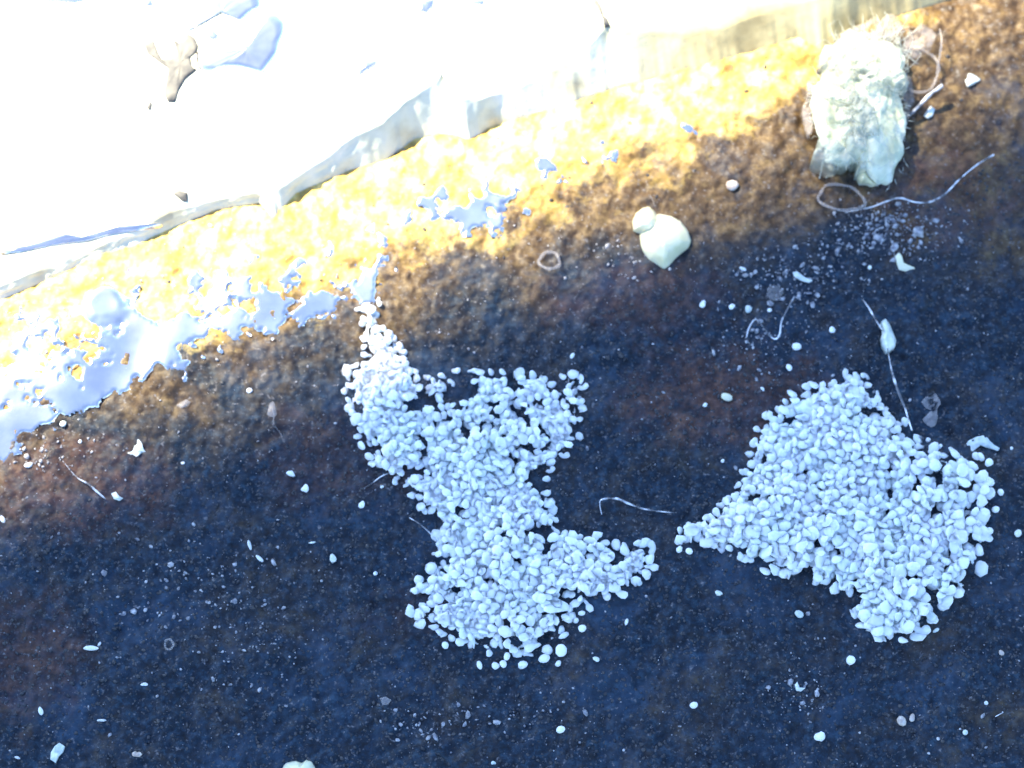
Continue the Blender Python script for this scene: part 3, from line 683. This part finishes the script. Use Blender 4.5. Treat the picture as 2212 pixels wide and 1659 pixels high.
plate([(1717,1480),(1722,1472),(1728,1486),(1740,1486),(1730,1494),(1720,1492)], .03, .03, 'flake', 'flake', 'small pronged flake in the dark lower right', 'flake', .08, seed=17)
plate([(820,1508),(832,1504),(846,1512),(838,1522),(826,1524)], .03, .03, 'veil', 'flake', 'faint grey flake in the soil below the hourglass heap, left of centre', 'flake', .08, seed=18)
plate([(1712,588),(1722,586),(1738,598),(1756,606),(1748,611),(1730,606),(1716,598)], .03, .03, 'flake', 'flake', 'pale slanting flake on the brown soil above the zigzag fibre', 'flake', .08, seed=19)
plate([(1650,625),(1662,612),(1682,618),(1694,630),(1684,648),(1668,650),(1655,640)], .04, .03, 'veil', 'flake', 'shiny lavender scrap touching the top of the zigzag fibre', 'flake', .12, seed=20)

# ------------------------------------------------------------------ waxy bead with a knob
bead = empty('waxy_bead', onG(1435, 515)); tag(bead, 'pale yellow waxy bead with a small knob on its upper left', 'bead')
plate([(1382,508),(1386,486),(1402,468),(1426,462),(1450,467),(1470,478),(1486,498),(1493,520),(1488,534),(1470,548),(1456,562),(1444,577),(1434,580),(1420,571),(1402,560),(1390,544),(1384,528)], .5, .1, 'resin', 'body', parent=bead, crumple=.03, seed=21, rings=12, base_lift=.12)
plate([(1366,478),(1374,460),(1388,449),(1402,446),(1414,456),(1424,472),(1424,492),(1408,505),(1388,504),(1368,498)], .56, .1, 'resin', 'knob', parent=bead, crumple=.02, seed=22, rings=10, base_lift=.12)

# ------------------------------------------------------------------ clear rings
def ring(cx, cy, rx, ry, ang, r, label, m='veil', seed=0, name='ring', lift=.06):
    rr = random.Random(seed); pl = []; n = 22; ph = rr.uniform(0, 6)
    for k in range(n+1):
        t = 2*math.pi*(k % n)/n; q = 1+.06*math.sin(3*t+ph)+.04*math.sin(5*t+ph)
        x, y = rot2(rx*q*math.cos(t), ry*q*math.sin(t), R(ang)); pl.append((cx+x, cy+y, .08*(1+math.sin(t+ph))))
    return fibre(pl, [r*(.7+.5*abs(math.sin(k*.9+ph))) for k in range(n+1)], label, m, name, 'ring', lift, .15)
ring(1817, 427, 50, 27, 10, .055, 'brownish clear oval ring lying below the fluff', 'veil', 1)
ring(1187, 563, 22, 18, 0, .06, 'small pinkish clear ring on the brown band', 'veil', 2)
ring(365, 1392, 9, 11, 0, .035, 'tiny clear ring in the dark lower left', 'veil', 3)
ring(1985, 150, 40, 50, -20, .05, 'large faint brown loop behind the right side of the fluff', 'veil', 4)

# ------------------------------------------------------------------ the fluff
FL = [(1742,215),(1750,185),(1768,168),(1790,152),(1802,128),(1812,100),(1830,84),(1862,74),(1890,70),(1925,76),(1955,90),(1966,118),(1958,150),(1950,176),(1948,196),(1957,225),(1966,262),(1960,300),(1966,330),(1958,358),(1942,375),(1934,396),(1922,416),(1904,412),(1888,398),(1874,384),(1860,366),(1846,358),(1832,366),(1812,368),(1792,362),(1776,356),(1774,330),(1760,296),(1748,262)]
fl = empty('fluff', onG(1860, 250)); tag(fl, 'tuft of pale green white cottony fluff at the upper right', 'fluff')
c0 = np.array((1862., 250.)); loop = resample(np.vstack([FL, FL[:1]]), 361)[:-1]
ang = np.arctan2(loop[:, 1]-c0[1], loop[:, 0]-c0[0]); rad = np.hypot(loop[:, 1]-c0[1], loop[:, 0]-c0[0])
o_ = np.argsort(ang); ang = ang[o_]; rad = rad[o_]
bv, bf = I4; vs = []
A_ = np.arctan2(bv[:, 1], bv[:, 0]); Rm = np.interp(A_, ang, rad, period=2*math.pi); hr = np.hypot(bv[:, 0], bv[:, 1])
nn = fbm(bv[:, 0]*2.2+bv[:, 2], bv[:, 1]*2.2, 1.2, 5, 41, .6)
n2 = fbm(bv[:, 0]*9, bv[:, 1]*3+bv[:, 2]*3, 1.0, 4, 43, .6)
zz = .5+bv[:, 2]*.5*(1+.6*nn)+.14*n2*(bv[:, 2] > 0)
qx = c0[0]+np.cos(A_)*Rm*hr*.90*(1+.10*n2); qy = c0[1]+np.sin(A_)*Rm*hr*.92*(1+.10*n2)
g0 = gh(fl.location)
body = [tuple(P(a, b, g0+z_)-fl.location) for a, b, z_ in zip(qx, qy, zz)]
obj('body', mesh('body', body, bf, M['cotton']), fl)
plate([(1846,352),(1862,350),(1876,362),(1884,380),(1896,400),(1884,402),(1868,398),(1856,398),(1850,388),(1848,370)], .5, .1, 'resin', 'yellowish_tip', parent=fl, crumple=.2, seed=24, rings=8)
for k in range(15):
    a = 1862+random.gauss(0, 38); b = 90+k*18+random.gauss(0, 10); a += (b-240)*.10; sx = random.uniform(30, 62); sy = random.uniform(26, 60)
    pl = []; th = random.uniform(0, 6)
    for j in range(15):
        t = 2*math.pi*j/15; q = random.uniform(.65, 1.15); pl.append((a+sx*q*math.cos(t), b+sy*q*math.sin(t)))
    pl = [(min(max(x, 1748), 1966), min(max(y, 52), 395)) for x, y in pl]
    plate(pl, .25, .02, 'wisp', 'fold', parent=fl, crumple=.42, seed=60+k, rings=10, seg=56, base_lift=.95 if 110 < b < 330 else .55)
for k, (a, b, sx, sy) in enumerate([(1880, 66, 34, 26), (1925, 62, 30, 30), (1985, 90, 40, 36), (1835, 95, 26, 34), (1750, 240, 16, 60), (1962, 200, 14, 50)]):
    pl = [(a+sx*random.uniform(.6, 1.2)*math.cos(t), b+sy*random.uniform(.6, 1.2)*math.sin(t)) for t in np.linspace(0, 2*math.pi, 14)[:-1]]
    plate(pl, .1, .02, 'veil', 'thin_fold', parent=fl, crumple=.3, seed=90+k, rings=8, seg=48, base_lift=.3)
vv = []; ff = []; 
for k in range(420):
    t = random.uniform(0, 2*math.pi) if k % 2 else random.gauss(-math.pi/2, .5); r_ = math.sqrt(random.random()); Rr = float(np.interp(math.atan2(math.sin(t), math.cos(t)), ang, rad, period=2*math.pi))
    if k % 3 == 0: r_ = random.uniform(.9, 1.02)
    a = c0[0]+math.cos(t)*Rr*r_; b = c0[1]+math.sin(t)*Rr*r_
    zt = g0+.62+.66*math.sqrt(max(0, 1-r_*r_))
    p = P(a, b, zt); L_ = random.uniform(.2, .6)*(1.5 if b < 150 else 1)
    d = Vector((math.cos(t), -math.sin(t), 0))*random.uniform(.1, 1)*(r_+.2)+Vector((random.gauss(0, .6), random.gauss(.25 if b < 170 else -.1, .6), random.gauss(.0, .3)))
    if r_ > .8 and b > 170: L_ *= .3
    d.normalize(); side_ = Vector((random.gauss(0, 1), random.gauss(0, 1), random.gauss(0, .5)))*.18*L_
    pts = [p-d*L_*.3, p+d*L_*.1+side_, p+d*L_*.45+side_*1.2+Vector((0, 0, .02)), p+d*L_*.8+side_*.2]
    rr = random.uniform(.005, .010)
    v_, f_ = tube(pts, [rr, rr, rr*.8, rr*.4], 3, 3)
    o0 = len(vv); vv += [tuple(x-fl.location) for x in v_]; ff += [tuple(i+o0 for i in g) for g in f_]
tag(obj('fine_fibres', mesh('fine_fibres', vv, ff, M['hair']), fl), kind='stuff')
M['hollow'] = mat('dark husk', (.02, .012, .01), .6)  # solid dark oval in place of a hole; its shade is the colour
hk = loose(1777,150,20,10,40,'dark oval put in as husk against the upper left of the fluff','hollow','hollow','hollow',303,.6,.06); hk.location = P(1777, 150, gh(hk.location)+.55)

# ------------------------------------------------------------------ things lying on the sunlit slab
SZ = 1.32
def on_slab(pl, m, name, label, cat, seed, h=.02, cr=.05):
    return plate(pl, h, .05, m, name, label, cat, cr, seed=seed, slabz=SZ, seg=96, rings=4, group={'film_scrap': 'scraps of film on the sunlit slab', 'bark_shred': 'grey shreds on the sunlit slab'}[name])
on_slab([(372,80),(382,98),(395,80),(406,72),(420,80),(428,98),(424,112),(410,122),(414,142),(425,150),(400,170),(385,196),(378,220),(362,220),(354,204),(358,180),(363,150),(350,128),(372,126),(388,112),(390,96)], 'shred', 'bark_shred', 'forked grey shred lying on the sunlit slab', 'shred', 31)
on_slab([(310,92),(332,88),(340,110),(350,128),(362,146),(352,140),(330,124),(318,115)], 'shred', 'bark_shred', 'small grey shred left of the forked one on the sunlit slab', 'shred', 32)
on_slab([(424,112),(440,118),(470,120),(512,118),(524,98),(545,95),(575,108),(584,92),(583,60),(582,25),(596,26),(612,42),(614,66),(604,86),(600,112),(584,134),(568,157),(540,148),(515,142),(480,142),(450,153),(430,150),(424,130)], 'film', 'film_scrap', 'curved pale blue scrap of film hooked over the sunlit slab', 'scrap', 33)
on_slab([(405,68),(412,48),(424,26),(440,12),(470,-2),(560,-12),(564,12),(545,20),(520,44),(512,40),(524,8),(480,6),(446,20),(430,34),(414,60)], 'film', 'film_scrap', 'thin pale scrap arching along the top edge of the sunlit slab', 'scrap', 34)
on_slab([(440,66),(458,62),(473,75),(468,84),(455,85),(447,78)], 'film', 'film_scrap', 'tiny blue scrap inside the arch of film on the slab', 'scrap', 35)
on_slab([(100,2),(160,5),(200,-4),(210,-14),(30,-14),(30,2),(70,2)], 'film', 'film_scrap', 'pale streak of film at the top left edge', 'scrap', 36)
on_slab([(304,14),(316,0),(326,-4),(332,12),(322,14)], 'film', 'film_scrap', 'small triangular lavender scrap at the top edge', 'scrap', 37)
on_slab([(772,148),(788,134),(812,130),(816,136),(800,146),(782,158),(774,160)], 'film', 'film_scrap', 'slanting lavender scrap in the middle of the sunlit slab', 'scrap', 38)
on_slab([(900,12),(918,0),(940,-4),(936,14),(922,26),(904,24)], 'film', 'film_scrap', 'pale blue scrap at the top edge left of centre', 'scrap', 39)
on_slab([(1014,4),(1030,-2),(1048,0),(1044,12),(1024,8)], 'film', 'film_scrap', 'small pale blue scrap at the top edge of the slab, right of another', 'scrap', 40)
on_slab([(317,232),(324,216),(328,224),(326,236),(319,237)], 'shred', 'bark_shred', 'tiny upright shred below the forked one', 'shred', 41)
on_slab([(374,418),(386,411),(404,416),(405,435),(394,434)], 'shred', 'bark_shred', 'small grey shred just above the rim of the slab', 'shred', 42)
on_slab([(0,540),(60,530),(140,505),(180,512),(260,488),(350,482),(350,492),(270,497),(190,520),(110,530),(40,545),(0,550)], 'film', 'film_scrap', 'long pale blue streak of film along the left of the slab rim', 'scrap', 43, 0, .03)
on_slab([(1286,-6),(1298,12),(1304,34),(1312,40),(1318,58),(1306,60),(1302,42),(1292,20),(1280,2)], 'shred', 'bark_shred', 'thin grey shred running down to the slab rim right of centre', 'shred', 44)
